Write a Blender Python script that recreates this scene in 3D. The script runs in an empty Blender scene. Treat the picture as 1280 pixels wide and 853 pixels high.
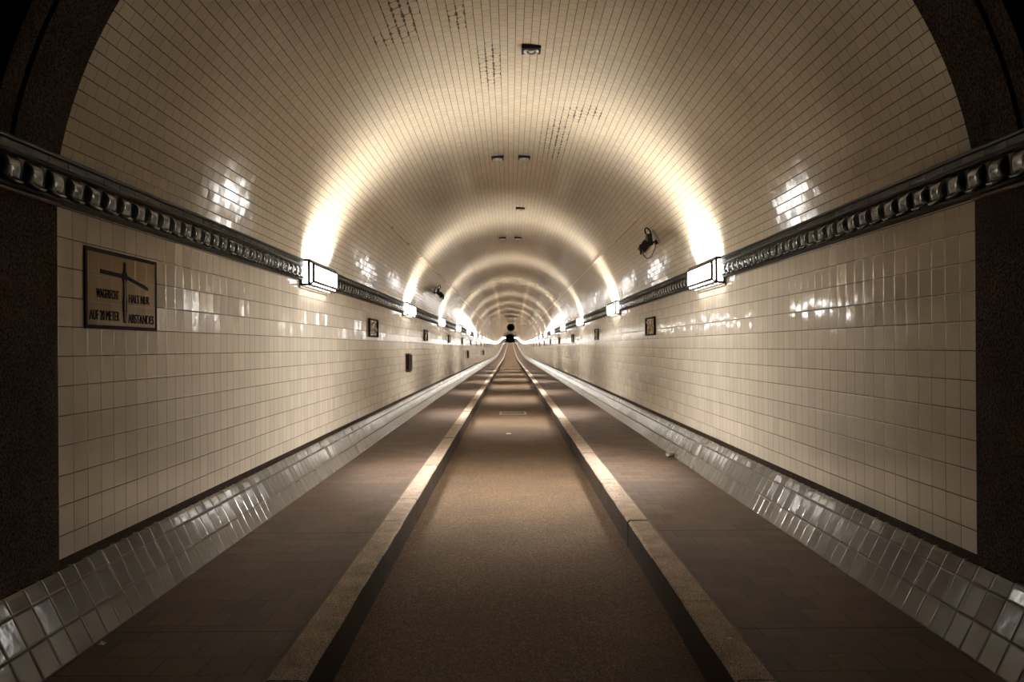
import bpy, bmesh, math, random
from math import sin, cos, pi, sqrt, atan2, radians
from mathutils import Matrix, Vector, Euler

random.seed(7)
scn = bpy.context.scene
COL = scn.collection

# ------------------------------------------------------------------ dimensions (metres)
EYE = 1.715              # camera height over the roadway
F_PX = 1058.0            # focal length in pixels of a 1280 wide picture
W = 2.37                 # half width between the tiled walls
VC, VR = 0.54, 2.397     # vault circle: centre over the eye, radius
D_PORTAL = 4.37          # where the stone lining ends and the tiles begin
D_END = 450.0
KERB_Z = -1.485          # pavement level relative to the eye
ROAD_HALF, KERB_OUT, FLOOR_HALF = 0.957, 1.144, 2.136
SKIRT = [(2.136, -1.485), (2.312, -1.127)]
COR_TOP, COR_BOT = 0.984, 0.745

_PR = [(-10, 0), (25, 0), (60, -.07), (95, -.17), (130, -.20), (165, .12), (210, .85), (288, 2.30), (370, 3.25), (452, 3.95)]
def rise(d):
    """long section of the tunnel: level, a slight fall, then the climb to the far shaft"""
    for i in range(len(_PR) - 1):
        x0, y0 = _PR[i]; x1, y1 = _PR[i + 1]
        if d <= x1:
            def sl(k):
                if k <= 0 or k >= len(_PR) - 1: return 0.0 if k <= 0 else .008
                return (_PR[k + 1][1] - _PR[k - 1][1]) / (_PR[k + 1][0] - _PR[k - 1][0])
            h = x1 - x0; t = (d - x0) / h; t = max(0, min(1, t))
            m0, m1 = sl(i) * h, sl(i + 1) * h
            return (2*t**3 - 3*t*t + 1) * y0 + (t**3 - 2*t*t + t) * m0 + (-2*t**3 + 3*t*t) * y1 + (t**3 - t*t) * m1
    return _PR[-1][1]
def zz(z, d): return EYE + z + rise(d)

# ------------------------------------------------------------------ node helpers
def new_mat(name):
    m = bpy.data.materials.new(name); m.use_nodes = True
    nt = m.node_tree
    b = nt.nodes['Principled BSDF']
    return m, nt, b
class N:
    def __init__(s, nt): s.nt = nt
    def n(s, t, **kw):
        x = s.nt.nodes.new(t)
        for k, v in kw.items(): setattr(x, k, v)
        return x
    def inp(s, sock, v):
        if v is None: return
        if isinstance(v, bpy.types.NodeSocket): s.nt.links.new(v, sock)
        else: sock.default_value = v
    def m(s, op, a, b=None, c=None, clamp=False):
        x = s.n('ShaderNodeMath', operation=op); x.use_clamp = clamp
        for i, v in enumerate((a, b, c)): s.inp(x.inputs[i], v)
        return x.outputs[0]
    def sstep(s, lo, hi, v):
        x = s.n('ShaderNodeMapRange', interpolation_type='SMOOTHSTEP')
        s.inp(x.inputs['Value'], v); x.inputs['From Min'].default_value = lo; x.inputs['From Max'].default_value = hi
        return x.outputs['Result']
    def mix(s, f, a, b, blend='MIX'):
        x = s.n('ShaderNodeMix', data_type='RGBA', blend_type=blend)
        s.inp(x.inputs[0], f); s.inp(x.inputs[6], a); s.inp(x.inputs[7], b)
        return x.outputs[2]
    def noise(s, vec, scale, detail=3, rough=.5, dim='3D'):
        x = s.n('ShaderNodeTexNoise', noise_dimensions=dim)
        if vec is not None: s.inp(x.inputs['Vector'], vec)
        x.inputs['Scale'].default_value = scale; x.inputs['Detail'].default_value = detail; x.inputs['Roughness'].default_value = rough
        return x.outputs['Fac']
    def ramp(s, v, stops):
        x = s.n('ShaderNodeValToRGB'); s.inp(x.inputs[0], v)
        e = x.color_ramp.elements
        while len(e) < len(stops): e.new(.5)
        for q, (p, c) in zip(e, stops): q.position = p; q.color = c
        return x.outputs[0]
def rgb(r, g, b): return (r, g, b, 1.0)

def tile_mat(name, w, h, col, joint, ju=.0016, jv=.0022, offs=0.0, tilt=.03, wav=.00025, rough=.1, spread=.16,
             u0=0.0, v0=0.0, patches=(), rough_joint=.75, stain=.15, edge=.0012, edge_w=.006, tone=None, seam=None, dome=0.0, spec=.5):
    m, nt, b = new_mat(name); q = N(nt)
    uv = q.n('ShaderNodeUVMap', uv_map='UVMap').outputs[0]
    sep = q.n('ShaderNodeSeparateXYZ'); nt.links.new(uv, sep.inputs[0])
    u = q.m('ADD', sep.outputs[0], u0); v = q.m('ADD', sep.outputs[1], v0)
    fv = q.m('DIVIDE', v, h); row = q.m('FLOOR', fv)
    fu = q.m('DIVIDE', u, w)
    if offs: fu = q.m('ADD', fu, q.m('MULTIPLY', q.m('FLOORED_MODULO', row, 2.0), offs))
    colm = q.m('FLOOR', fu)
    fx = q.m('FRACT', fu); fy = q.m('FRACT', fv)
    dx = q.m('MULTIPLY', q.m('MINIMUM', fx, q.m('SUBTRACT', 1.0, fx)), w)
    dy = q.m('MULTIPLY', q.m('MINIMUM', fy, q.m('SUBTRACT', 1.0, fy)), h)
    # centre of the tile a point lies in
    cc_ = q.m('ADD', colm, .5)
    if offs: cc_ = q.m('SUBTRACT', cc_, q.m('MULTIPLY', q.m('FLOORED_MODULO', row, 2.0), offs))
    cu_c = q.m('SUBTRACT', q.m('MULTIPLY', cc_, w), u0); cv_c = q.m('SUBTRACT', q.m('MULTIPLY', q.m('ADD', row, .5), h), v0)
    pm = None
    for (pu, pv, au, av) in patches:
        ex = q.m('DIVIDE', q.m('SUBTRACT', cu_c, pu), au); ey = q.m('DIVIDE', q.m('SUBTRACT', cv_c, pv), av)
        dd = q.m('ADD', q.m('MULTIPLY', ex, ex), q.m('MULTIPLY', ey, ey))
        one = q.m('SUBTRACT', 1.0, q.sstep(.35, 1.3, dd))
        pm = one if pm is None else q.m('MAXIMUM', pm, one)
    if pm is not None:
        cw = q.n('ShaderNodeCombineXYZ'); nt.links.new(u, cw.inputs[0]); nt.links.new(v, cw.inputs[1])
        wide = q.m('ADD', 1.0, q.m('MULTIPLY', pm, q.m('MULTIPLY', q.sstep(.40, .65, q.noise(cw.outputs[0], 16, 2)), 4.5)))
        dx = q.m('DIVIDE', dx, wide); dy = q.m('DIVIDE', dy, wide)
    mask = q.m('MINIMUM', q.sstep(ju * .4, ju * 1.6, dx), q.sstep(jv * .4, jv * 1.6, dy))
    if seam:      # wide joint across at regular intervals
        sf = q.m('FRACT', q.m('DIVIDE', q.m('SUBTRACT', v, seam[0]), seam[1]))
        sd = q.m('MULTIPLY', q.m('MINIMUM', sf, q.m('SUBTRACT', 1.0, sf)), seam[1])
        mask = q.m('MINIMUM', mask, q.sstep(.006, .012, sd))
    cmb = q.n('ShaderNodeCombineXYZ'); nt.links.new(colm, cmb.inputs[0]); nt.links.new(row, cmb.inputs[1])
    wn = q.n('ShaderNodeTexWhiteNoise', noise_dimensions='2D'); nt.links.new(cmb.outputs[0], wn.inputs['Vector'])
    rs = q.n('ShaderNodeSeparateColor'); nt.links.new(wn.outputs['Color'], rs.inputs[0])
    r, g, bl = rs.outputs[0], rs.outputs[1], rs.outputs[2]
    cu = q.n('ShaderNodeCombineXYZ'); nt.links.new(u, cu.inputs[0]); nt.links.new(v, cu.inputs[1])
    # patches of rough, chipped tiles
    tx = q.m('MULTIPLY', q.m('MULTIPLY', q.m('SUBTRACT', fx, .5), w), q.m('MULTIPLY', q.m('SUBTRACT', r, .5), 2 * tilt))
    ty = q.m('MULTIPLY', q.m('MULTIPLY', q.m('SUBTRACT', fy, .5), h), q.m('MULTIPLY', q.m('SUBTRACT', g, .5), 2 * tilt))
    hgt = q.m('ADD', tx, ty)
    if pm is not None: hgt = q.m('MULTIPLY', hgt, q.m('ADD', 1.0, q.m('MULTIPLY', pm, 5.0)))
    if dome:      # each tile is slightly cushioned
        ey_ = q.m('SUBTRACT', fy, .5); ex_ = q.m('SUBTRACT', fx, .5)
        hgt = q.m('SUBTRACT', hgt, q.m('MULTIPLY', q.m('ADD', q.m('MULTIPLY', ey_, ey_), q.m('MULTIPLY', q.m('MULTIPLY', ex_, ex_), .4)), dome * 4))
    rnd = q.m('MULTIPLY', q.sstep(0, edge_w, q.m('MINIMUM', dx, dy)), edge)
    hgt = q.m('ADD', hgt, rnd)
    nz = q.noise(cu.outputs[0], 9.0, 2)
    hgt = q.m('ADD', hgt, q.m('MULTIPLY', nz, wav * 4))
    nz2 = q.noise(cu.outputs[0], 45.0, 2)
    hgt = q.m('ADD', hgt, q.m('MULTIPLY', nz2, wav * .5))
    bp = q.n('ShaderNodeBump'); bp.inputs['Strength'].default_value = 1; bp.inputs['Distance'].default_value = 1
    nt.links.new(hgt, bp.inputs['Height'])
    val = q.m('ADD', 1 - spread * .5, q.m('MULTIPLY', bl, spread))
    st = q.noise(cu.outputs[0], .9, 4, .6)
    val = q.m('MULTIPLY', val, q.m('ADD', 1 - stain * .5, q.m('MULTIPLY', st, stain)))
    base = q.mix(q.m('MULTIPLY', r, .5), col, tone or col)
    cc = q.n('ShaderNodeCombineXYZ')
    for i in range(3): nt.links.new(val, cc.inputs[i])
    base = q.mix(1.0, base, cc.outputs[0], 'MULTIPLY')
    jc = joint
    fin = q.mix(mask, jc, base)
    nt.links.new(fin, b.inputs['Base Color'])
    rg = q.m('ADD', rough_joint, q.m('MULTIPLY', mask, rough - rough_joint))
    nt.links.new(rg, b.inputs['Roughness'])
    nt.links.new(bp.outputs[0], b.inputs['Normal'])
    b.inputs['IOR'].default_value = 1.5; b.inputs['Specular IOR Level'].default_value = spec
    return m

def simple(name, col, rough=.5, metal=0.0, bump=0.0, scale=40, var=0.0, coat=0.0, stops=None, spec=.5):
    m, nt, b = new_mat(name); q = N(nt)
    b.inputs['Roughness'].default_value = rough; b.inputs['Metallic'].default_value = metal
    b.inputs['Coat Weight'].default_value = coat; b.inputs['Coat Roughness'].default_value = .08; b.inputs['Specular IOR Level'].default_value = spec
    tc = q.n('ShaderNodeTexCoord').outputs['Object']
    nz = q.noise(tc, scale, 4, .6)
    if stops: c = q.ramp(nz, stops)
    else:
        lo = tuple(x * (1 - var) for x in col[:3]) + (1,); hi = tuple(min(1, x * (1 + var)) for x in col[:3]) + (1,)
        c = q.ramp(nz, [(.3, lo), (.7, hi)])
    nt.links.new(c, b.inputs['Base Color'])
    if bump:
        bp = q.n('ShaderNodeBump'); bp.inputs['Strength'].default_value = 1; bp.inputs['Distance'].default_value = bump
        nt.links.new(nz, bp.inputs['Height']); nt.links.new(bp.outputs[0], b.inputs['Normal'])
    return m
def emit(name, col, s):
    m = bpy.data.materials.new(name); m.use_nodes = True; nt = m.node_tree
    nt.nodes.remove(nt.nodes['Principled BSDF'])
    e = nt.nodes.new('ShaderNodeEmission'); e.inputs[0].default_value = col; e.inputs[1].default_value = s
    nt.links.new(e.outputs[0], nt.nodes['Material Output'].inputs[0])
    return m

# ------------------------------------------------------------------ mesh helpers
class MB:
    def __init__(s): s.v = []; s.f = []; s.mi = []; s.smooth = []
    def add(s, vs, fs, mi=0, smooth=False):
        o = len(s.v); s.v += [tuple(x) for x in vs]
        for f in fs: s.f.append(tuple(i + o for i in f)); s.mi.append(mi); s.smooth.append(smooth)
    def box(s, a, b, mi=0):
        x0, y0, z0 = a; x1, y1, z1 = b
        s.add([(x0,y0,z0),(x1,y0,z0),(x1,y1,z0),(x0,y1,z0),(x0,y0,z1),(x1,y0,z1),(x1,y1,z1),(x0,y1,z1)],
              [(0,3,2,1),(4,5,6,7),(0,1,5,4),(1,2,6,5),(2,3,7,6),(3,0,4,7)], mi)
    def bar(s, p, q, r, mi=0):
        """square bar between two points"""
        p = Vector(p); q = Vector(q); d = (q - p).normalized()
        up = Vector((0,0,1)) if abs(d.z) < .9 else Vector((1,0,0))
        a = d.cross(up).normalized() * r; b = d.cross(a).normalized() * r
        e = d * r * .6; p = p - e; q = q + e
        vs = [p+a+b, p-a+b, p-a-b, p+a-b, q+a+b, q-a+b, q-a-b, q+a-b]
        s.add(vs, [(0,1,2,3),(7,6,5,4),(0,4,5,1),(1,5,6,2),(2,6,7,3),(3,7,4,0)], mi)
    def tube(s, pts, r, n=8, mi=0, closed=False):
        pts = [Vector(p) for p in pts]; L = len(pts); rings = []
        ref = Vector((0.13, .31, .94)).normalized()
        for i, p in enumerate(pts):
            if closed: d = pts[(i+1) % L] - pts[i-1]
            else: d = pts[min(i+1, L-1)] - pts[max(i-1, 0)]
            d.normalize()
            a = d.cross(ref)
            if a.length < .05: a = d.cross(Vector((1,0,0)))
            a.normalize(); b = d.cross(a)
            rr = r[i] if isinstance(r, (list, tuple)) else r
            rings.append([p + a * cos(2*pi*k/n) * rr + b * sin(2*pi*k/n) * rr for k in range(n)])
        vs = [v for rg in rings for v in rg]; fs = []
        for i in range(L if closed else L - 1):
            j = (i + 1) % L
            for k in range(n): fs.append((i*n+k, i*n+(k+1)%n, j*n+(k+1)%n, j*n+k))
        if not closed: fs += [tuple(range(n))[::-1], tuple((L-1)*n + k for k in range(n))]
        s.add(vs, fs, mi, True)
    def lathe(s, prof, axis_o, axis_d, n=24, mi=0, smooth=True):
        """prof: list of (radius, distance along axis)"""
        o = Vector(axis_o); d = Vector(axis_d).normalized()
        a = d.cross(Vector((0,0,1)));
        if a.length < .05: a = d.cross(Vector((1,0,0)))
        a.normalize(); b = d.cross(a)
        vs = [o + d * t + (a * cos(2*pi*k/n) + b * sin(2*pi*k/n)) * r for (r, t) in prof for k in range(n)]
        fs = [(i*n+k, i*n+(k+1)%n, (i+1)*n+(k+1)%n, (i+1)*n+k) for i in range(len(prof)-1) for k in range(n)]
        s.add(vs, fs, mi, smooth)
    def prism(s, poly, t0, t1, fn, mi=0):
        """poly in 2D, fn(a,b,t)->xyz"""
        n = len(poly)
        vs = [fn(a, b, t0) for a, b in poly] + [fn(a, b, t1) for a, b in poly]
        fs = [tuple(range(n))[::-1], tuple(range(n, 2*n))] + [(i, (i+1)%n, n+(i+1)%n, n+i) for i in range(n)]
        s.add(vs, fs, mi)
    def mesh(s, name, mats):
        me = bpy.data.meshes.new(name); me.from_pydata(s.v, [], s.f)
        for m in (mats if isinstance(mats, (list, tuple)) else [mats]): me.materials.append(m)
        for p, i, sm in zip(me.polygons, s.mi, s.smooth): p.material_index = i; p.use_smooth = sm
        bm = bmesh.new(); bm.from_mesh(me); bmesh.ops.recalc_face_normals(bm, faces=bm.faces); bm.to_mesh(me); bm.free()
        me.update(); return me
    def build(s, name, mats, parent=None, bevel=0.0):
        o = bpy.data.objects.new(name, s.mesh(name, mats)); COL.objects.link(o)
        if parent: o.parent = parent
        if bevel:
            md = o.modifiers.new('bevel', 'BEVEL'); md.width = bevel; md.segments = 2; md.limit_method = 'ANGLE'
        return o
def thing(name, label, cat, loc=(0,0,0), rotz=0.0, group=None):
    o = bpy.data.objects.new(name, None); COL.objects.link(o)
    o.empty_display_size = .1; o.location = loc; o.rotation_euler = (0, 0, rotz)
    return tag(o, label, cat, group)
def tag(o, label, cat, group=None):
    o['label'] = label; o['category'] = cat
    if group: o['group'] = group
    return o
def struct(o, label=None, cat=None):
    o['kind'] = 'structure'
    if label: o['label'] = label
    if cat: o['category'] = cat
    return o
def dup(root, loc, rotz, label, group=None):
    r = root.copy(); COL.objects.link(r); r.location = loc; r.rotation_euler = (0, 0, rotz); r['label'] = label
    if group: r['group'] = group
    for ch in list(root.children):
        c = ch.copy(); COL.objects.link(c); c.parent = r
        for g in list(ch.children):
            d = g.copy(); COL.objects.link(d); d.parent = c
    return r
ORD = 'first second third fourth fifth sixth seventh eighth ninth tenth eleventh twelfth thirteenth fourteenth fifteenth sixteenth'.split()

def stations(a, b, near=2.0, far=5.0):
    ds = [a]
    while ds[-1] < b:
        st = near if ds[-1] < 130 else far
        ds.append(min(b, ds[-1] + st))
    return ds
def sweep(name, prof, ds, mat, smooth=False, v0=0.0, close=False):
    """a profile [(x, z-over-eye)] carried along the tunnel, UV = metres along / metres across"""
    me = bpy.data.meshes.new(name)
    n = len(prof); acc = [v0]
    for i in range(1, n): acc.append(acc[-1] + math.dist(prof[i], prof[i-1]))
    vs = [(x, d, zz(z, d)) for d in ds for (x, z) in prof]
    fs = []; uvs = []
    for i in range(len(ds) - 1):
        for k in range(n - 1):
            fs.append((i*n+k, i*n+k+1, (i+1)*n+k+1, (i+1)*n+k))
            uvs += [(ds[i], acc[k]), (ds[i], acc[k+1]), (ds[i+1], acc[k+1]), (ds[i+1], acc[k])]
    me.from_pydata(vs, [], fs); me.materials.append(mat)
    ul = me.uv_layers.new(name='UVMap')
    for i, c in enumerate(uvs): ul.data[i].uv = c
    if smooth:
        for p in me.polygons: p.use_smooth = True
    me.update()
    o = bpy.data.objects.new(name, me); COL.objects.link(o)
    return o

# ------------------------------------------------------------------ materials
GLOW = rgb(1.0, .955, .90)
M = {}
JOINT = rgb(.055, .038, .024)
def vault_uv(px, py, hw, hh):
    """where a spot of the vault lies: distance along, arc from the left springing"""
    u, v = px - 637.5, 434 - py
    lo, hi = 5, 600
    for _ in range(60):
        s = (lo + hi) / 2
        if (u/s - .035)**2 + (v/s - VC)**2 > VR**2: lo = s
        else: hi = s
    x, z = u/s - .035, v/s - VC
    return F_PX / s, (pi - atan2(z, x)) * VR, hw, hh
PATCHES = [vault_uv(503, 12, .75, .14), vault_uv(490, 44, .16, .18), vault_uv(615, 84, .75, .12), vault_uv(575, 22, .3, .10),
           vault_uv(722, 143, .35, .14), vault_uv(745, 142, .25, .12), vault_uv(695, 176, 1.3, .2)]
M['vault'] = tile_mat('vault_tiles', .128, .0745, rgb(.66, .565, .41), JOINT, ju=.0015, jv=.0030, offs=.5, tilt=.006, wav=.0001,
                      rough=.085, spread=.10, patches=PATCHES, stain=.14, tone=rgb(.70, .60, .46), edge=.0009, edge_w=.005)
M['wall'] = tile_mat('wall_tiles', .1535, .1555, rgb(.73, .655, .53), JOINT, ju=.0020, jv=.0028, tilt=.018, wav=.00022, dome=.0007,
                     rough=.09, spread=.12, v0=(-.1175 + .1555 * 20), u0=-D_PORTAL, stain=.12, tone=rgb(.755, .68, .555), edge=.0012, edge_w=.008)
M['skirt'] = tile_mat('skirting_tiles', .152, .1615, rgb(.135, .126, .11), JOINT, ju=.0024, jv=.003, tilt=.02, wav=.0005,
                      rough=.12, spread=.25, v0=0.0, stain=.35, tone=rgb(.115, .108, .096), edge=.003, edge_w=.012, spec=.33)
M['paver'] = tile_mat('pavers', .216, .226, rgb(.090, .056, .037), rgb(.02, .02, .014), ju=.0026, jv=.003, tilt=.012, wav=.0004,
                      rough=.72, spread=.35, stain=.5, tone=rgb(.105, .069, .047), edge=.002, edge_w=.008, offs=.5, seam=(2.07, 2.36))

def road_mat():
    m, nt, b = new_mat('worn_asphalt'); q = N(nt)
    tc = q.n('ShaderNodeTexCoord').outputs['Object']
    fine = q.noise(tc, 120, 3, .7); mid = q.noise(tc, 22, 4, .6); big = q.noise(tc, 1.1, 4, .6)
    c = q.ramp(fine, [(.34, rgb(.022, .013, .007)), (.5, rgb(.105, .066, .037)), (.68, rgb(.29, .20, .125))])
    c2 = q.ramp(big, [(.3, rgb(.78, .76, .74)), (.7, rgb(1.1, 1.08, 1.05))])
    c = q.mix(1.0, c, c2, 'MULTIPLY')
    c3 = q.ramp(mid, [(.3, rgb(.8, .8, .8)), (.7, rgb(1.15, 1.15, 1.15))])
    c = q.mix(1.0, c, c3, 'MULTIPLY')
    nt.links.new(c, b.inputs['Base Color']); b.inputs['Roughness'].default_value = .8
    b.inputs['Specular IOR Level'].default_value = .3
    bp = q.n('ShaderNodeBump'); bp.inputs['Distance'].default_value = .006; nt.links.new(fine, bp.inputs['Height'])
    nt.links.new(bp.outputs[0], b.inputs['Normal'])
    return m
M['road'] = road_mat()
def granite(name, dark, light, lum=1.0, rough=.75, scale=130):
    m, nt, b = new_mat(name); q = N(nt)
    tc = q.n('ShaderNodeTexCoord').outputs['Object']
    fine = q.noise(tc, scale, 2, .8); mid = q.noise(tc, 7, 4, .6)
    c = q.ramp(fine, [(.40, dark), (.58, light)])
    c2 = q.ramp(mid, [(.3, rgb(.7, .68, .66)), (.7, rgb(1.1, 1.08, 1.05))])
    c = q.mix(1.0, c, c2, 'MULTIPLY')
    nt.links.new(c, b.inputs['Base Color']); b.inputs['Roughness'].default_value = rough; b.inputs['Specular IOR Level'].default_value = .2
    h = q.m('ADD', fine, q.m('MULTIPLY', mid, 1.5))
    bp = q.n('ShaderNodeBump'); bp.inputs['Distance'].default_value = .006; nt.links.new(h, bp.inputs['Height'])
    nt.links.new(bp.outputs[0], b.inputs['Normal'])
    return m
M['kerb'] = granite('kerb_granite', rgb(.17, .12, .09), rgb(.74, .62, .50))
M['kerb_face_shade'] = granite('shaded_face_granite', rgb(.012, .008, .005), rgb(.07, .048, .033))  # shade on the road-side kerb faces is painted into the stone colour
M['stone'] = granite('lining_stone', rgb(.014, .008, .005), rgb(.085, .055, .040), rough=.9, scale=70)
M['ledge'] = granite('ledge_stone', rgb(.30, .24, .18), rgb(.55, .48, .40))
M['mortar'] = simple('mortar', rgb(.17, .125, .09), .9, bump=.004, scale=60, var=.3)
M['base'] = simple('wall_foot_strip', rgb(.035, .020, .012), .6, bump=.002, scale=30, var=.4, spec=.12)
M['cornice'] = simple('dark_green_glaze', rgb(.020, .026, .020), .16, bump=.0012, scale=22, coat=0,
                      stops=[(.3, rgb(.014, .020, .016)), (.55, rgb(.022, .030, .024)), (.8, rgb(.045, .046, .036))])
M['cornice_strip'] = simple('dark_green_strip', rgb(.014, .019, .015), .4, bump=.001, scale=22, var=.4, spec=.12)
M['bronze'] = simple('bronze', rgb(.05, .038, .026), .45, metal=.6, var=.3)
M['plate'] = simple('plate_metal', rgb(.20, .15, .10), .5, metal=.4, var=.25)
M['glass'] = emit('lit_frosted_glass', GLOW, 11.0)
M['glass_top'] = emit('lit_frosted_glass_top', GLOW, 30.0)
M['glass_end'] = emit('lit_frosted_glass_end', GLOW, 5.0)
M['black'] = simple('black_paint', rgb(.010, .008, .007), .5, var=.3, spec=.2)
M['dark_brown'] = simple('dark_brown_glaze', rgb(.012, .006, .005), .6, var=.3, spec=.06)
M['ochre'] = tile_mat('sign_tiles', .157, .152, rgb(.34, .235, .115), rgb(.45, .38, .26), ju=.0012, jv=.0008, tilt=.012, wav=.0002, rough=.12, spread=.12, edge=.001)
M['relief_ground'] = simple('relief_ground_glaze', rgb(.12, .07, .03), .2, bump=.01, scale=25, var=.6, coat=.3)
M['relief'] = simple('relief_glaze', rgb(.42, .31, .17), .2, bump=.004, scale=40, var=.35, coat=.3)
M['rubber'] = simple('black_cable', rgb(.015, .013, .012), .5, var=.2)
M['steel'] = simple('brushed_steel', rgb(.55, .54, .52), .28, metal=.9, var=.15)
M['grey'] = simple('grey_paint', rgb(.30, .27, .22), .5, var=.15)
M['cream'] = simple('cream_paint', rgb(.62, .52, .38), .4, var=.08)
M['lens'] = simple('lens_glass', rgb(.75, .75, .72), .08, var=.05, coat=.5)
M['boxbrown'] = simple('brown_metal', rgb(.12, .075, .05), .4, metal=.2, var=.25)
M['paper'] = simple('white_paper', rgb(.80, .76, .70), .8, bump=.01, scale=60, var=.06)
M['cast'] = simple('cast_iron', rgb(.10, .075, .05), .6, metal=.3, bump=.003, scale=90, var=.35)
M['shaft'] = simple('shaft_wall', rgb(.03, .045, .035), .7, var=.5, scale=1.5)

# ------------------------------------------------------------------ the tunnel shell
DS = stations(D_PORTAL, D_END)
DS_LIN = [-3, -1, 1, 2.6, D_PORTAL]
DS_ALL = DS_LIN[:-1] + DS
for sgn, side in ((-1, 'left'), (1, 'right')):
    o = sweep('wall_' + side, [(sgn * W, -1.09 + .0), (sgn * W, COR_TOP)], DS, M['wall'], v0=-1.09)
    struct(o, 'tall cream glazed tile wall on the %s side of the tunnel' % side, 'wall')
    # dark recessed strip where the wall meets the skirting
    o = sweep('trim_%d' % (1 if sgn < 0 else 2), [(sgn * W, -1.09), (sgn * (W + .012), -1.09), (sgn * (W + .012), -1.16), (sgn * (W - .05), -1.16)], DS_ALL, M['base'])
    struct(o, 'dark strip between tiled wall and skirting on the %s side' % side, 'strip')
    # sloping tile skirting with a rounded top edge
    (x0, z0), (x1, z1) = SKIRT
    pr = [(x0 - .004, z0 - .01), (x0, z0)] + [(x0 + (x1 - x0) * t, z0 + (z1 - z0) * t) for t in (.5, .96)] + [(x1 + .006, z1 + .004), (x1 + .03, z1 + .003)]
    pr = [(sgn * a, b) for a, b in pr]
    o = sweep('baseboard_' + side, pr, DS_ALL, M['skirt'], v0=-.005)
    struct(o, 'sloping glazed tile skirting along the %s pavement' % side, 'skirting')
    # pavement
    o = sweep('pavement_' + side, [(sgn * KERB_OUT, KERB_Z), (sgn * FLOOR_HALF, KERB_Z)], DS_ALL, M['paver'])
    # pavers run with their long joints across the tunnel: swap the UV axes
    for l in o.data.uv_layers['UVMap'].data: l.uv = (l.uv[1], l.uv[0])
    struct(o, 'dark brown paved walkway on the %s side' % side, 'pavement')

# vault
A0 = math.asin((COR_TOP - VC) / VR)
NV = 72
vp = [(-VR * cos(a), VC + VR * sin(a)) for a in [A0 + (pi - 2 * A0) * i / NV for i in range(NV + 1)]]
o = sweep('ceiling', vp, DS, M['vault'], smooth=True, v0=A0 * VR)
struct(o, 'round barrel vault of small cream tiles', 'vault')

# road
o = sweep('floor', [(-ROAD_HALF - .03, -EYE), (ROAD_HALF + .03, -EYE)], DS_ALL, M['road'])
struct(o, 'narrow sunken roadway of worn brown asphalt', 'road')

# kerbs: one row of long granite stones each side with a mortar strip behind
for sgn, side in ((-1, 'left'), (1, 'right')):
    mb = MB(); d = -2.0; rnd = random.Random(5 + sgn)
    while d < D_END:
        L = 1.12 + rnd.uniform(-.1, .12)
        if d > 90: L = 6
        d1 = min(D_END, d + L)
        x0 = ROAD_HALF + rnd.uniform(-.003, .003); x1 = KERB_OUT - .018
        top = KERB_Z + rnd.uniform(-.004, .004); g = .0025
        sec = [(x0, -EYE - .02), (x0, top - .018), (x0 + .006, top - .006), (x0 + .018, top), (x1, top + .001), (x1, -EYE - .02)]
        n = len(sec); vs = []
        segs = 4 if d < 30 else 1
        for s_ in range(segs + 1):
            dd = d + g + (d1 - d - 2 * g) * s_ / segs
            jx = rnd.uniform(-.004, .004) if 0 < s_ < segs else 0
            vs += [(sgn * (a + (jx if a < x1 else 0)), dd, zz(b, dd)) for a, b in sec]
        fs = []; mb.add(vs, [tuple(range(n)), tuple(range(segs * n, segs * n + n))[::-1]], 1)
        for s_ in range(segs):
            for k in range(1, n): fs.append((s_*n+k, s_*n+(k+1)%n, (s_+1)*n+(k+1)%n, (s_+1)*n+k))
        mb.add(vs, fs)
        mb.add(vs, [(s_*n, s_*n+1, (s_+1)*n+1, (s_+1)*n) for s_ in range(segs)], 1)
        d = d1
    o = mb.build('kerb_' + side, [M['kerb'], M['kerb_face_shade']])
    struct(o, 'row of worn granite kerbstones along the %s edge of the road' % side, 'kerb')
    o = sweep('trim_%d' % (3 if sgn < 0 else 4), [(sgn * (ROAD_HALF + .02), KERB_Z - .012), (sgn * (KERB_OUT - .019), KERB_Z - .012), (sgn * (KERB_OUT - .017), KERB_Z + .003), (sgn * (KERB_OUT - .002), KERB_Z + .003), (sgn * KERB_OUT, KERB_Z - .008)], DS_ALL, M['mortar'])
    struct(o, 'thin mortar strip behind the %s kerbstones' % side, 'strip')

# stone lining of the mouth (near end): walls, and an arch with stepped mouldings
for sgn, side in ((-1, 'left'), (1, 'right')):
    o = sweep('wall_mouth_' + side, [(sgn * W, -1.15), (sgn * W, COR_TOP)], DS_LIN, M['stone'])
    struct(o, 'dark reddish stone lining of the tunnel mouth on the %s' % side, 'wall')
    mb = MB()
    for (d0, d1) in ((-3, D_PORTAL),):
        p = .022
        vs = []
        for dd in (d0, d1):
            vs += [(sgn * W, dd, zz(.752, dd)), (sgn * (W - p), dd, zz(.752, dd)), (sgn * (W - p), dd, zz(.743, dd)), (sgn * (W - p + .006), dd, zz(.740, dd)), (sgn * W, dd, zz(.740, dd))]
        mb.add(vs, [(0,1,2,3,4), (9,8,7,6,5)] + [(k, k+5, (k+1)%5+5, (k+1)%5) for k in range(5)])
    o = mb.build('trim_%d' % (5 if sgn < 0 else 6), M['ledge'])
    struct(o, 'thin pale stone fillet under the cornice at the %s mouth lining' % side, 'fillet')
NA = 64
steps = [(D_PORTAL, 0), (3.985, 0), (3.98, -.022), (3.93, -.022), (3.925, 0), (3.885, 0), (3.88, -.03), (3.75, -.03), (3.72, .06), (3.5, .06), (3.48, -.01), (2.5, -.01), (1, -.01), (-3, -.01)]
me = bpy.data.meshes.new('mouth_arch'); vs = []; fs = []
for (dd, off) in steps:
    for i in range(NA + 1):
        a = A0 + (pi - 2 * A0) * i / NA; r = VR + off
        vs.append((-r * cos(a), dd, zz(VC + r * sin(a), dd)))
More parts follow.
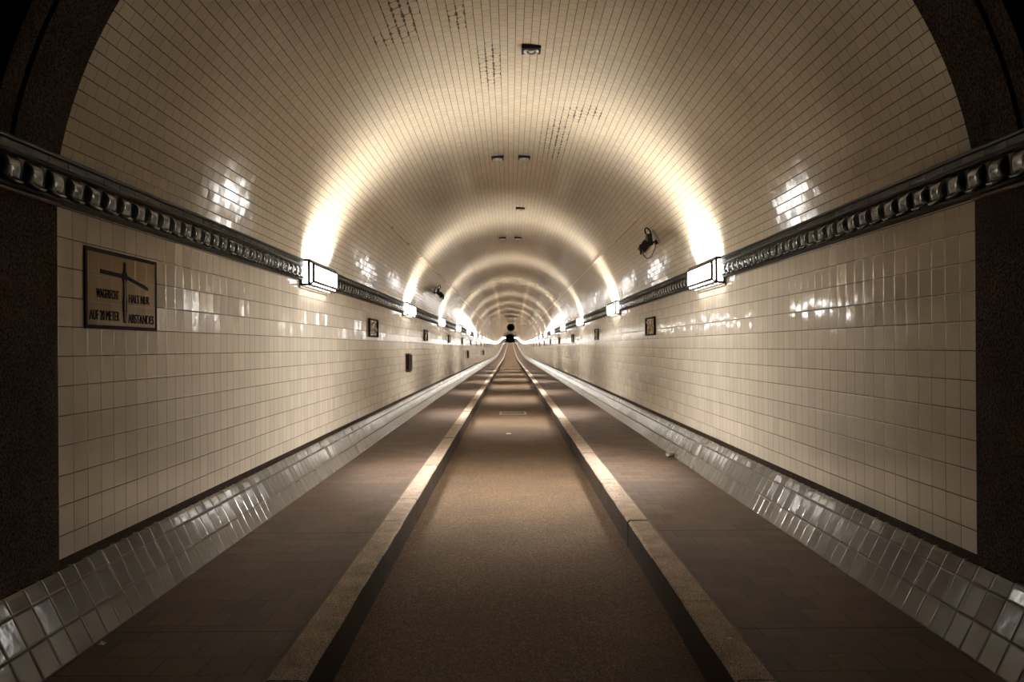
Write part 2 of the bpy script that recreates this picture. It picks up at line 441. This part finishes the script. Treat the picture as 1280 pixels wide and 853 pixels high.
for s_ in range(len(steps) - 1):
    for i in range(NA): fs.append((s_*(NA+1)+i, s_*(NA+1)+i+1, (s_+1)*(NA+1)+i+1, (s_+1)*(NA+1)+i))
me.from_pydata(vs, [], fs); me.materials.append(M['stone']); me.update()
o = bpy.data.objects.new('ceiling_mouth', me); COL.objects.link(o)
struct(o, 'dark stone arch with moulded grooves over the tunnel mouth', 'arch')

# cornice: gadrooned dark glazed ceramic
PITCH = .193
def cornice(sgn):
    mb = MB()
    X = lambda p: sgn * (W - p)
    # straight mouldings
    prof = [(0.0, .990), (.055, .986), (.062, .978), (.060, .968), (.048, .962), (.048, .930), (.056, .926), (.060, .918), (.052, .908), (.030, .900),
            (.022, .80), (.022, .775), (.050, .772), (.054, .764), (.046, .756), (.0, .748)]
    ds = [-3, 0, 2] + stations(3, D_END)
    n = len(prof); vs = [(X(p), d, zz(z, d)) for d in ds for p, z in prof]
    fs = [(i*n+k, i*n+k+1, (i+1)*n+k+1, (i+1)*n+k) for i in range(len(ds)-1) for k in range(n-1)]
    mb.add(vs, fs, 1)
    # pillow shaped lobes with a scalloped foot each
    d = 1.5; NU, NW = 7, 6
    while d < 62:
        vs = []
        for iw in range(NW + 1):
            tz = iw / NW; z = .905 - .118 * tz
            for iu in range(NU + 1):
                t = iu / NU; s_ = 2 * t - 1
                bulge = (1 - abs(s_) ** 5)
                prof_z = .018 + .026 * sin(pi * (tz ** .75)) ** .7 if 0 < tz < 1 else .018
                sag = .014 * (1 - s_ * s_) * tz
                p = .018 + (prof_z - .018 + .010) * bulge
                vs.append((X(p), d + .008 + (PITCH - .016) * t, zz(z - sag, d)))
        fs = [(a*(NU+1)+k, a*(NU+1)+k+1, (a+1)*(NU+1)+k+1, (a+1)*(NU+1)+k) for a in range(NW) for k in range(NU)]
        mb.add(vs, fs, 0, True)
        # scalloped bead under the lobe
        pts = [(X(.040 + .020 * sin(pi * t)), d + .004 + (PITCH - .008) * t, zz(.793 - .017 * sin(pi * t), d)) for t in [k / 6 for k in range(7)]]
        mb.tube(pts, [.007, .010, .011, .012, .011, .010, .007], 6)
        # small joint in the top moulding
        mb.box((X(.0495), d - .002, zz(.931, d)), (X(.046), d + .002, zz(.961, d)))
        d += PITCH
    return mb.build('trim_%d' % (7 if sgn < 0 else 8), [M['cornice'], M['cornice_strip']])
for sgn, side in ((-1, 'left'), (1, 'right')):
    struct(cornice(sgn), 'dark green glazed cornice of rounded lobes along the %s wall' % side, 'cornice')

# far shaft seen through the end of the tunnel
mb = MB()
zb = zz(-EYE, D_END)
mb.box((-6, D_END + 12, zb - .3), (6, D_END + 12.4, zb + 9))
mb.box((-6, D_END, zb - .3), (6, D_END + 12, zb))
for x in (-3, -1, 1, 3): mb.box((x - .12, D_END + 11.8, zb), (x + .12, D_END + 12, zb + 6))
struct(mb.build('wall_far', M['shaft']), 'dark greenish wall of the far shaft', 'wall')

# ------------------------------------------------------------------ wall lamps
LAMP_D0, LAMP_STEP, LAMP_L, LAMP_Z = 9.38 + .695, 8.97, 1.39, .838
hy, hz, hy2, hz2 = .675, .134, .635, .098
xa, xb, xc = .022, .108, .148
def lamp_mats(): return M['glass']
def make_lamp(name, label, loc, rot):
    t = thing(name, label, 'wall lamp', loc, rot, 'box lamps along the tunnel walls')
    mb = MB(); mb.box((0, -LAMP_L/2, -.172), (.016, LAMP_L/2, .172)); mb.box((.014, -hy-.004, -hz-.004), (xa, hy+.004, hz+.004))
    mb.build('back_plate', M['plate'], t, .004)
    A = [(xa, sy*hy, sz*hz) for sy, sz in ((-1,-1),(1,-1),(1,1),(-1,1))]
    B = [(xb, y, z) for _, y, z in A]
    Cc = [(xc, sy*hy2, sz*hz2) for sy, sz in ((-1,-1),(1,-1),(1,1),(-1,1))]
    fr = MB(); r = .0125
    for k in range(4):
        j = (k + 1) % 4
        fr.bar(A[k], A[j], r); fr.bar(A[k], B[k], r); fr.bar(B[k], B[j], r); fr.bar(B[k], Cc[k], r * .8); fr.bar(Cc[k], Cc[j], r)
    for s_ in (-.5, 0, .5):
        for sz in (-1,): fr.bar((xa, s_*hy, sz*hz), (xb, s_*hy, sz*hz), r * .7)
    fr.build('frame', M['bronze'], t)
    def quad(nm, pts, mat):
        m_ = MB(); m_.add(pts, [(0,1,2,3)]); c = Vector((0,0,0))
        o = m_.build(nm, mat, t)
        md = o.modifiers.new('thick', 'SOLIDIFY'); md.thickness = .004; md.offset = 0
        return o
    quad('front_pane', Cc, M['glass'])
    quad('bottom_pane', [A[0], A[1], B[1], B[0]], M['glass'])
    quad('top_pane', [A[3], A[2], B[2], B[3]], M['glass_top'])
    quad('end_pane', [A[0], A[3], B[3], B[0]], M['glass_end'])
    quad('end_pane', [A[1], A[2], B[2], B[1]], M['glass_end'])
    m_ = MB()
    for k in range(4):
        j = (k + 1) % 4; m_.add([B[k], B[j], Cc[j], Cc[k]], [(0,1,2,3)])
    m_.build('bevel_pane', M['glass'], t)
    return t
def far_lamp_mesh():
    mb = MB()
    mb.box((0, -LAMP_L/2, -.172), (.018, LAMP_L/2, .172), 0)
    A = [(.018, sy*hy, sz*hz) for sy, sz in ((-1,-1),(1,-1),(1,1),(-1,1))]
    B = [(xb, y, z) for _, y, z in A]; Cc = [(xc, sy*hy2, sz*hz2) for sy, sz in ((-1,-1),(1,-1),(1,1),(-1,1))]
    for k in range(4):
        j = (k + 1) % 4
        mb.add([A[k], A[j], B[j], B[k]], [(0,1,2,3)], 2 if k == 2 else 1); mb.add([B[k], B[j], Cc[j], Cc[k]], [(0,1,2,3)], 1)
    mb.add(Cc, [(0,1,2,3)], 1)
    return mb.mesh('lamp_far', [M['plate'], M['glass'], M['glass_top']])
def lamp_loc(sgn, k):
    d = LAMP_D0 + LAMP_STEP * k
    return (sgn * (W - .001), d, zz(LAMP_Z, d))
def tube_light(name, loc, sgn, dz, tilt, power, spread):
    # the tubes behind the clear top and bottom panes throw a fan of light up over the vault and down on the floor
    ld = bpy.data.lights.new(name, 'AREA'); ld.shape = 'RECTANGLE'; ld.size = .07; ld.size_y = 1.30
    ld.energy = power; ld.color = GLOW[:3]; ld.spread = radians(spread)
    o = bpy.data.objects.new(name, ld); COL.objects.link(o)
    o.location = (loc[0] - sgn * .070, loc[1], loc[2] + dz)
    o.rotation_euler = (0, (pi - sgn * radians(tilt)) if dz > 0 else sgn * radians(tilt), 0)
    return o
proto = None; FAR = far_lamp_mesh()
LAMP_N = int((D_END - 2 - LAMP_D0) / LAMP_STEP) + 1
NEAR_LAMPS = 10
for sgn, side in ((-1, 'left'), (1, 'right')):
    rot = 0 if sgn < 0 else pi
    for k in range(LAMP_N):
        tube_light('lamp_uplight', lamp_loc(sgn, k), sgn, hz + .014, 24, 43.0, 118)
        tube_light('lamp_downlight', lamp_loc(sgn, k), sgn, -hz - .014, 57, 98.0, 106)
        if k == 0: lab = 'large lit box lamp on the %s wall cornice, nearest the stone mouth' % side
        elif k < NEAR_LAMPS: lab = '%s lit box lamp from the stone mouth on the %s wall cornice' % (ORD[k], side)
        else: lab = 'tiny far lit lamp beyond the tenth on the %s wall' % side
        if k < NEAR_LAMPS:
            if proto is None: proto = make_lamp('wall_lamp', lab, lamp_loc(sgn, k), rot)
            else: dup(proto, lamp_loc(sgn, k), rot, lab)
        else:
            o = bpy.data.objects.new('wall_lamp', FAR); COL.objects.link(o)
            o.location = lamp_loc(sgn, k); o.rotation_euler = (0, 0, rot)
            tag(o, lab, 'wall lamp', 'far box lamps on the %s wall' % side)

# ------------------------------------------------------------------ tiled sign on the left wall
def wall_pt(sgn):
    """(along, up, out) -> xyz on a wall"""
    return lambda a, b, t: (sgn * (W - t), a, EYE + b)
s0, s1, b0, b1 = 4.640, 5.58, .117, .573
sg = thing('wall_sign', 'square brown tiled wall sign with black lettering beside the left stone lining', 'sign', (-W, (s0+s1)/2, EYE + b0))
def local(o): # children were built in world coordinates
    o.matrix_parent_inverse = Matrix.Translation(-Vector(o.parent.location)); return o
fn = wall_pt(-1)
me = bpy.data.meshes.new('tile_panel'); t_ = .006
def panel_mesh():
    me = bpy.data.meshes.new('tile_panel')
    vs = [fn(s0, b0, 0), fn(s1, b0, 0), fn(s1, b1, 0), fn(s0, b1, 0), fn(s0, b0, t_), fn(s1, b0, t_), fn(s1, b1, t_), fn(s0, b1, t_)]
    fs = [(4,5,6,7), (0,1,5,4), (1,2,6,5), (2,3,7,6), (3,0,4,7)]
    me.from_pydata(vs, [], fs); me.materials.append(M['ochre'])
    ul = me.uv_layers.new(name='UVMap')
    for p in me.polygons:
        for li in p.loop_indices:
            c = me.vertices[me.loops[li].vertex_index].co
            ul.data[li].uv = (c.y - s0, c.z - EYE - b0)
    me.update(); return me
o = bpy.data.objects.new('tile_panel', panel_mesh()); COL.objects.link(o); o.parent = sg; local(o)
mb = MB(); fw = .022
for (a0, a1, c0, c1) in ((s0, s1, b0, b0 + fw), (s0, s1, b1 - fw, b1), (s0, s0 + fw, b0 + fw, b1 - fw), (s1 - fw, s1, b0 + fw, b1 - fw)):
    x, y, z = fn(a0, c0, .001); x2, y2, z2 = fn(a1, c1, .010); mb.box((x, y, z), (x2, y2, z2))
local(mb.build('frame', M['dark_brown'], sg))
# emblem: a slim post with two arms
cx = 5.117
mb = MB()
post = [(-.012, .16), (.012, .16), (.016, .19), (.024, .24), (.024, .29), (.017, .33), (.017, .40), (.034, .425), (.034, .445), (.014, .475), (.010, .525), (-.010, .525), (-.014, .475), (-.034, .445), (-.034, .425), (-.017, .40), (-.017, .33), (-.024, .29), (-.024, .24), (-.016, .19)]
mb.prism([(cx + a, b) for a, b in post], .006, .0105, fn)
mb.prism([(4.815, .435), (cx - .02, .428), (cx - .02, .452), (4.815, .459)], .006, .0095, fn)
mb.prism([(cx + .02, .426), (5.445, .374), (5.445, .396), (cx + .02, .450)], .006, .0095, fn)
local(mb.build('post_emblem', M['dark_brown'], sg))
mb = MB(); mb.prism([(cx - .003, .17), (cx + .003, .17), (cx + .004, .42), (cx - .004, .42)], .010, .0115, fn)
local(mb.build('post_highlight', M['ledge'], sg))
def lettering(txt, a, b, width, height):
    cu = bpy.data.curves.new('lettering', 'FONT'); cu.body = txt; cu.size = 1.0; cu.extrude = .0; cu.align_x = 'LEFT'
    tmp = bpy.data.objects.new('lettering', cu); COL.objects.link(tmp)
    dg = bpy.context.evaluated_depsgraph_get(); dg.update()
    me = bpy.data.meshes.new_from_object(tmp.evaluated_get(dg))
    bpy.data.objects.remove(tmp); bpy.data.curves.remove(cu)
    xs = [v.co.x for v in me.vertices]; ys = [v.co.y for v in me.vertices]
    x0_, x1_, y0_, y1_ = min(xs), max(xs), min(ys), max(ys)
    for v in me.vertices:
        A = a + (v.co.x - x0_) / (x1_ - x0_) * width; B = b + (v.co.y - y0_) / (y1_ - y0_) * height
        v.co = fn(A, B, .0092)
    bm = bmesh.new(); bm.from_mesh(me)
    r = bmesh.ops.extrude_face_region(bm, geom=list(bm.faces))
    for g in r['geom']:
        if isinstance(g, bmesh.types.BMVert): g.co.x -= .003
    bmesh.ops.recalc_face_normals(bm, faces=bm.faces); bm.to_mesh(me); bm.free()
    me.materials.clear(); me.materials.append(M['dark_brown'])
    o = bpy.data.objects.new('lettering', me); COL.objects.link(o); o.parent = sg; local(o)
lettering('WAGERECHT', 4.765, .295, .275, .052)
lettering('HALT NUR', 5.175, .285, .29, .052)
lettering('AUF 20 METER', 4.690, .168, .355, .056)
lettering('ABSTANDES', 5.165, .160, .365, .056)

# ------------------------------------------------------------------ relief plaques
def plaque(name, variant, label, loc, rot):
    t = thing(name, label, 'relief plaque', loc, rot, 'ceramic relief plaques on the tunnel walls')
    w2, h2 = .47, .155
    mb = MB(); mb.box((0, -w2 + .01, -h2 + .01), (.010, w2 - .01, h2 - .01)); mb.build('ground', M['relief_ground'], t)
    mb = MB(); f = .045
    for (y0, y1, z0, z1) in ((-w2, w2, -h2, -h2 + f * .6), (-w2, w2, h2 - f * .6, h2), (-w2, -w2 + f, -h2 + f*.6, h2 - f*.6), (w2 - f, w2, -h2 + f*.6, h2 - f*.6)):
        mb.box((0, y0, z0), (.030, y1, z1))
    mb.build('frame', M['dark_brown'], t, .005)
    mb = MB()
    def dome(cy, cz, ry, rz, hgt, rot_=0.0):
        nr, na = 4, 16; vs = [(.010 + hgt, cy, cz)]; fs = []
        for i in range(1, nr + 1):
            q_ = i / nr
            for k in range(na):
                a = 2 * pi * k / na; y = ry * q_ * cos(a); z = rz * q_ * sin(a)
                vs.append((.010 + hgt * sqrt(max(0, 1 - q_ * q_)), cy + y * cos(rot_) - z * sin(rot_), cz + y * sin(rot_) + z * cos(rot_)))
        for k in range(na): fs.append((0, 1 + k, 1 + (k + 1) % na))
        for i in range(nr - 1):
            for k in range(na): fs.append((1 + i*na + k, 1 + i*na + (k+1) % na, 1 + (i+1)*na + (k+1) % na, 1 + (i+1)*na + k))
        mb.add(vs, fs, 0, True)
    if variant == 0:     # two swimming fish over a wave
        dome(-.13, .03, .17, .05, .03, .15); dome(.06, .065, .06, .03, .02, .9); dome(.06, .0, .06, .026, .02, -.6)
        dome(.24, -.03, .13, .04, .03, -.1); dome(-.28, -.07, .10, .025, .02, .2); dome(.05, -.085, .2, .02, .02)
    elif variant == 1:   # crab-like round body
        dome(0, -.01, .13, .075, .035)
        for s_ in (-1, 1):
            dome(s_ * .2, .055, .09, .024, .025, s_ * .5); dome(s_ * .29, .08, .045, .03, .025, -s_ * .5)
            dome(s_ * .19, -.045, .09, .017, .02, -s_ * .35); dome(s_ * .17, -.09, .09, .015, .02, -s_ * .6)
    else:                # tall wavy weed
        for i, y in enumerate((-.3, -.2, -.06, .1, .22, .32)):
            dome(y, -.02 + .02 * (i % 2), .03 + .012 * (i % 3), .09, .026, .35 * (-1) ** i)
        dome(0, -.095, .33, .022, .02)
    mb.build('relief', M['relief'], t)
    return t
PL_D0, PL_Z = 14.42, .332
protos = {}
for sgn, side in ((-1, 'left'), (1, 'right')):
    for k in range(12):
        d = PL_D0 + LAMP_STEP * k
        loc = (sgn * W, d, zz(PL_Z, d)); rot = 0 if sgn < 0 else pi
        lab = '%s brown ceramic relief plaque from the stone mouth, on the %s wall' % (ORD[k], side)
        v = (k + (0 if sgn < 0 else 1)) % 3
        if v not in protos: protos[v] = plaque('relief_plaque', v, lab, loc, rot)
        else: dup(protos[v], loc, rot, lab)

# ------------------------------------------------------------------ brown wall boxes under every third left lamp
def wall_box(label, loc):
    t = thing('wall_box', label, 'wall box', loc, 0, 'brown boxes under the left lamps')
    mb = MB(); out = []
    hw, hh, rr = .2, .21, .06
    pts = [(-hw, hh), (hw, hh)] + [(hw - rr + rr * cos(a), -hh + rr + rr * sin(a)) for a in [-i * pi / 12 for i in range(0, 7)]] + [(-hw + rr + rr * cos(a), -hh + rr + rr * sin(a)) for a in [-pi/2 - i * pi / 12 for i in range(0, 7)]]
    mb.prism(pts, 0, .10, lambda a, b, c: (c, a, b)); mb.build('case', M['boxbrown'], t, .004)
    mb = MB(); mb.prism([(a * .86, b * .88) for a, b in pts], .098, .112, lambda a, b, c: (c, a, b)); mb.build('door', M['black'], t, .003)
    mb = MB(); mb.box((.02, -hw - .004, -hh + .06), (.075, -hw + .001, hh - .03)); mb.build('side_plate', M['black'], t)
    mb = MB(); mb.box((.111, .10, -.13), (.124, .125, .15)); mb.build('handle', M['steel'], t, .003)
    return t
bx = None
for i, k in enumerate((1, 4, 7)):
    d = LAMP_D0 + LAMP_STEP * k + .05
    lab = 'narrow brown metal box on the left wall below the %s lamp' % ORD[k]
    loc = (-W, d, zz(-.345, d))
    if bx is None: bx = wall_box(lab, loc)
    else: dup(bx, loc, 0, lab)

# ------------------------------------------------------------------ black fixtures with cable loops on the vault
def fixture(label, sgn, d):
    a = radians(26.0)
    px, pz = VR * cos(a), VC + VR * sin(a)
    t = thing('vault_fixture', label, 'fixture', (sgn * px, d, zz(pz, d)), 0 if sgn > 0 else pi, 'black fixtures on the vault')
    # local frame: n into the tunnel, s up along the vault, y along the tunnel
    n = Vector((-cos(a), 0, -sin(a))); s_ = Vector((-sin(a), 0, cos(a))); Y = Vector((0, 1, 0))
    P = lambda u, v, w: n * u + Y * v + s_ * w
    def obox(mb, c, h, R=None):
        vs = []
        for i in (-1, 1):
            for j in (-1, 1):
                for k in (-1, 1): vs.append(Vector((c[0] + i*h[0], c[1] + j*h[1], c[2] + k*h[2])))
        if R is not None: vs = [R @ (v - Vector(c)) + Vector(c) for v in vs]
        vs = [P(*v) for v in vs]
        mb.add(vs, [(0,1,3,2),(4,6,7,5),(0,4,5,1),(2,3,7,6),(0,2,6,4),(1,5,7,3)])
    mb = MB(); obox(mb, (.012, 0, .03), (.012, .07, .11)); mb.build('wall_plate', M['grey'], t, .004)
    mb = MB(); mb.tube([P(.02, 0, -.02), P(.10, 0, -.03), P(.15, 0, -.02)], .013, 10); obox(mb, (.03, 0, -.045), (.03, .05, .03)); mb.build('bracket', M['black'], t)
    # main housing, leaning away from the wall
    mb = MB(); R = Euler((0, -.35, 0)).to_matrix()
    obox(mb, (.115, 0, .03), (.036, .095, .085), R); mb.build('housing', M['black'], t, .006)
    mb = MB(); R2 = Euler((0, .5, 0)).to_matrix()
    obox(mb, (.225, 0, -.02), (.075, .085, .058), R2); mb.build('hood', M['black'], t, .006)
    mb = MB(); obox(mb, (.20, 0, -.095), (.07, .07, .010), R2); mb.build('under_plate', M['cream'], t, .003)
    mb = MB()
    pts = [P(.10 + .035 * cos(q) - .02, 0, .15 + .06 * sin(q)) for q in [i * 2 * pi / 18 for i in range(18)]]
    mb.tube(pts, .011, 8, closed=True); mb.build('handle', M['black'], t)
    mb = MB()
    base = Vector(P(.29, -.05, -.03))
    endp = Vector(P(.06, .0, -.08))
    mid = (base + endp) / 2
    pts = []
    for i in range(15):
        q = i / 14; p = base.lerp(endp, q); p = p + Vector((0, 0, -.17 * sin(pi * q) ** .8)); pts.append(p)
    mb.tube(pts, .0065, 8); mb.build('cable', M['rubber'], t)
    mb = MB(); mb.tube([base + Vector((-.012, 0, .06)), base + Vector((-.005, 0, -.05)), base + Vector((.0, 0, -.09))], [.014, .015, .012], 8); mb.build('plug', M['black'], t)
    return t
fixture('black box fixture with hanging cable loop on the right side of the vault', 1, 12.55)
fixture('small black fixture on the left side of the vault above the second lamp', -1, 23.8)

# thin conduits along the vault
for sgn, side, d0 in ((-1, 'left', 13.2), (1, 'right', 13.0)):
    a = math.asin((1.943 - VC) / VR)
    mb = MB(); r = VR - .016
    pts = [(sgn * r * cos(a), d, zz(VC + r * sin(a), d)) for d in stations(d0, 62, 3, 6)]
    mb.tube(pts, .006, 8)
    for i in range(60):
        d = d0 + .5 + i * 2.2
        if d > 60: break
        mb.box((sgn * (r + .02) * cos(a) - .02, d - .012, zz(VC + (r + .02) * sin(a), d) - .02), (sgn * r * cos(a) + .02, d + .012, zz(VC + r * sin(a), d) + .02))
    o = mb.build('trim_%d' % (9 if sgn < 0 else 10), M['cream'])
    struct(o, 'thin cream conduit running along the %s side of the vault' % side, 'conduit')

# ------------------------------------------------------------------ square spots at the crown
def crown_spot(label, x, d):
    z = VC + sqrt(VR**2 - x*x)
    t = thing('ceiling_spot', label, 'ceiling light', (x, d, zz(z, d)), 0, 'square spots along the crown')
    mb = MB(); h = .094
    mb.box((-h, -h, -.034), (h, h, .004)); mb.build('housing', M['black'], t, .004)
    mb = MB(); mb.lathe([(.074, -.034), (.074, -.046), (.060, -.050), (.052, -.044), (.052, -.034)], (0,0,0), (0,0,1), 32); mb.build('ring', M['steel'], t)
    mb = MB(); mb.lathe([(.0005, -.046), (.018, -.045), (.028, -.038), (.03, -.034)], (0,0,0), (0,0,1), 24); mb.build('lens', M['lens'], t)
    return t
pr = crown_spot('square black spot with a round lens, foremost at the vault crown', .19, 8.30)
for lab, x, d in (('left square spot of the first pair at the vault crown', -.21, 13.05), ('right square spot of the first pair at the vault crown', .20, 13.05),
                  ('single square spot at the crown beyond the first pair', .20, 17.85),
                  ('left tiny spot of the second pair at the vault crown', -.22, 22.65), ('right tiny spot of the second pair at the vault crown', .20, 22.65)):
    z = VC + sqrt(VR**2 - x*x)
    dup(pr, (x, d, zz(z, d)), 0, lab)

# ------------------------------------------------------------------ round ventilator far down the vault
dF = 91.0
t = thing('ventilator', 'round dark ventilator hanging from the crown far down the tunnel', 'ventilator', (0.06, dF, zz(2.26, dF)))
mb = MB(); mb.lathe([(.33, -.35), (.41, -.38), (.42, -.3), (.42, .3), (.41, .38), (.34, .35), (.33, .3), (.33, -.3), (.33, -.35)], (0,0,0), (0,1,0), 32); mb.build('housing', M['black'], t)
mb = MB(); mb.lathe([(.001, -.30), (.08, -.28), (.14, -.2), (.14, .2), (.001, .22)], (0,0,0), (0,1,0), 24); mb.build('hub', M['black'], t)
for i in range(9):
    a = i * pi / 4.5; mb = MB(); c_, s_ = cos(a), sin(a)
    pts = [(.12, -.04, -.05), (.33, -.05, -.11), (.33, .05, .11), (.12, .04, .05)]
    vs = []
    for th in (-.008, .008):
        for (r_, y, w_) in pts: vs.append((r_ * c_ - w_ * s_, y + th, r_ * s_ + w_ * c_))
    mb.add(vs, [(0,1,2,3), (7,6,5,4), (0,4,5,1), (1,5,6,2), (2,6,7,3), (3,7,4,0)]); mb.build('blade', M['black'], t)
mb = MB()
for x in (-.2, .2): mb.tube([(x, 0, .36), (x, 0, .68)], .02, 8)
mb.box((-.36, -.05, .60), (.36, .05, .64)); mb.build('hanger', M['black'], t)

# ------------------------------------------------------------------ road cover, litter
d0, d1 = 21.45, 22.30
zr = zz(-EYE, 21.9)
t = thing('manhole_cover', 'rectangular metal cover set into the roadway', 'manhole cover', (.03, (d0 + d1) / 2, zr))
mb = MB(); hx, hyy = .345, (d1 - d0) / 2
for (x0, x1, y0, y1) in ((-hx, hx, -hyy, -hyy + .05), (-hx, hx, hyy - .05, hyy), (-hx, -hx + .05, -hyy + .05, hyy - .05), (hx - .05, hx, -hyy + .05, hyy - .05)):
    mb.box((x0, y0, -.03), (x1, y1, .010))
mb.build('frame', M['ledge'], t, .003)
mb = MB(); mb.box((-hx + .055, -hyy + .055, -.03), (hx - .055, hyy - .055, .004))
for i in range(7):
    for j in range(8): mb.box((-.26 + i * .08, -.33 + j * .087, .003), (-.22 + i * .08, -.29 + j * .087, .009))
mb.build('plate', M['cast'], t)

def scrap(name, label, x, d, z, s, seed, flat=.3):
    rnd = random.Random(seed); mb = MB(); n = 6; vs = []
    for i in range(n + 1):
        for j in range(n + 1):
            a, b = i / n - .5, j / n - .5
            edge = max(abs(a), abs(b)) * 2
            vs.append((a * s * (1 + rnd.uniform(-.15, .15)), b * s * (1 + rnd.uniform(-.15, .15)), (rnd.uniform(0, 1) * flat * s * (.4 if edge > .9 else 1)) + .002))
    mb.add(vs, [(i*(n+1)+j, i*(n+1)+j+1, (i+1)*(n+1)+j+1, (i+1)*(n+1)+j) for i in range(n) for j in range(n)], 0, False)
    o = mb.build(name, M['paper']); o.location = (x, d, zz(z, d))
    md = o.modifiers.new('thick', 'SOLIDIFY'); md.thickness = .0015
    return tag(o, label, 'litter')
scrap('paper_scrap', 'small white scrap lying in the middle of the roadway', -.07, 16.65, -EYE, .10, 3, .12)
scrap('paper_scrap', 'tiny white scrap on the left pavement at the foot of the skirting', -2.09, 4.25, KERB_Z, .03, 4, .5)
scrap('paper_scrap', 'tiny white scrap on the right kerbstones near the stone mouth', 1.065, 4.27, KERB_Z + .002, .022, 8, .2)
# crumpled paper cup by the right skirting
t = thing('paper_cup', 'crumpled white paper cup on the right pavement against the skirting', 'cup', (2.06, 11.28, zz(KERB_Z, 11.28)))
mb = MB(); rnd = random.Random(2)
ax = Vector((-.75, -.62, .10)).normalized()
o_ = Vector((.045, .04, .040))
mb.lathe([(.0, -.045), (.026, -.045), (.030, 0), (.036, .055), (.038, .058), (.034, .056), (.028, .0), (.024, -.040)], o_, ax, 20)
cup = mb
cup.v = [tuple(Vector(v) + Vector((rnd.uniform(-.003, .003), rnd.uniform(-.003, .003), rnd.uniform(-.002, .003)))) for v in cup.v]
cup.build('cup_wall', M['paper'], t)
mb = MB(); mb.lathe([(.036, .055), (.040, .057), (.040, .061), (.036, .062), (.034, .058)], o_, ax, 20); mb.build('rim', M['ledge'], t)

# ------------------------------------------------------------------ world, camera, colour
w = bpy.data.worlds.new('world'); scn.world = w; w.use_nodes = True
w.node_tree.nodes['Background'].inputs[0].default_value = rgb(.02, .018, .015)
w.node_tree.nodes['Background'].inputs[1].default_value = .05

cd = bpy.data.cameras.new('camera'); cam = bpy.data.objects.new('camera', cd); COL.objects.link(cam)
cd.sensor_width = 36.0; cd.sensor_fit = 'HORIZONTAL'; cd.lens = F_PX / 1280 * 36.0
cd.shift_x = 2.5 / 1280; cd.shift_y = 7.5 / 1280
cd.clip_start = .05; cd.clip_end = 1000
cam.location = (-.035, 0, EYE)
cam.rotation_euler = (Matrix.Rotation(radians(90), 3, 'X') @ Matrix.Rotation(-.0061, 3, 'Z')).to_euler()
scn.camera = cam

scn.view_settings.view_transform = 'Standard'; scn.view_settings.look = 'None'
scn.view_settings.gamma = 1.0; scn.view_settings.use_curve_mapping = False
scn.view_settings.exposure = 0.55
cy = scn.cycles
cy.use_denoising = True
cy.max_bounces = 8; cy.diffuse_bounces = 5; cy.glossy_bounces = 4; cy.transmission_bounces = 2
cy.sample_clamp_indirect = 6.0
cy.caustics_reflective = False; cy.caustics_refractive = False
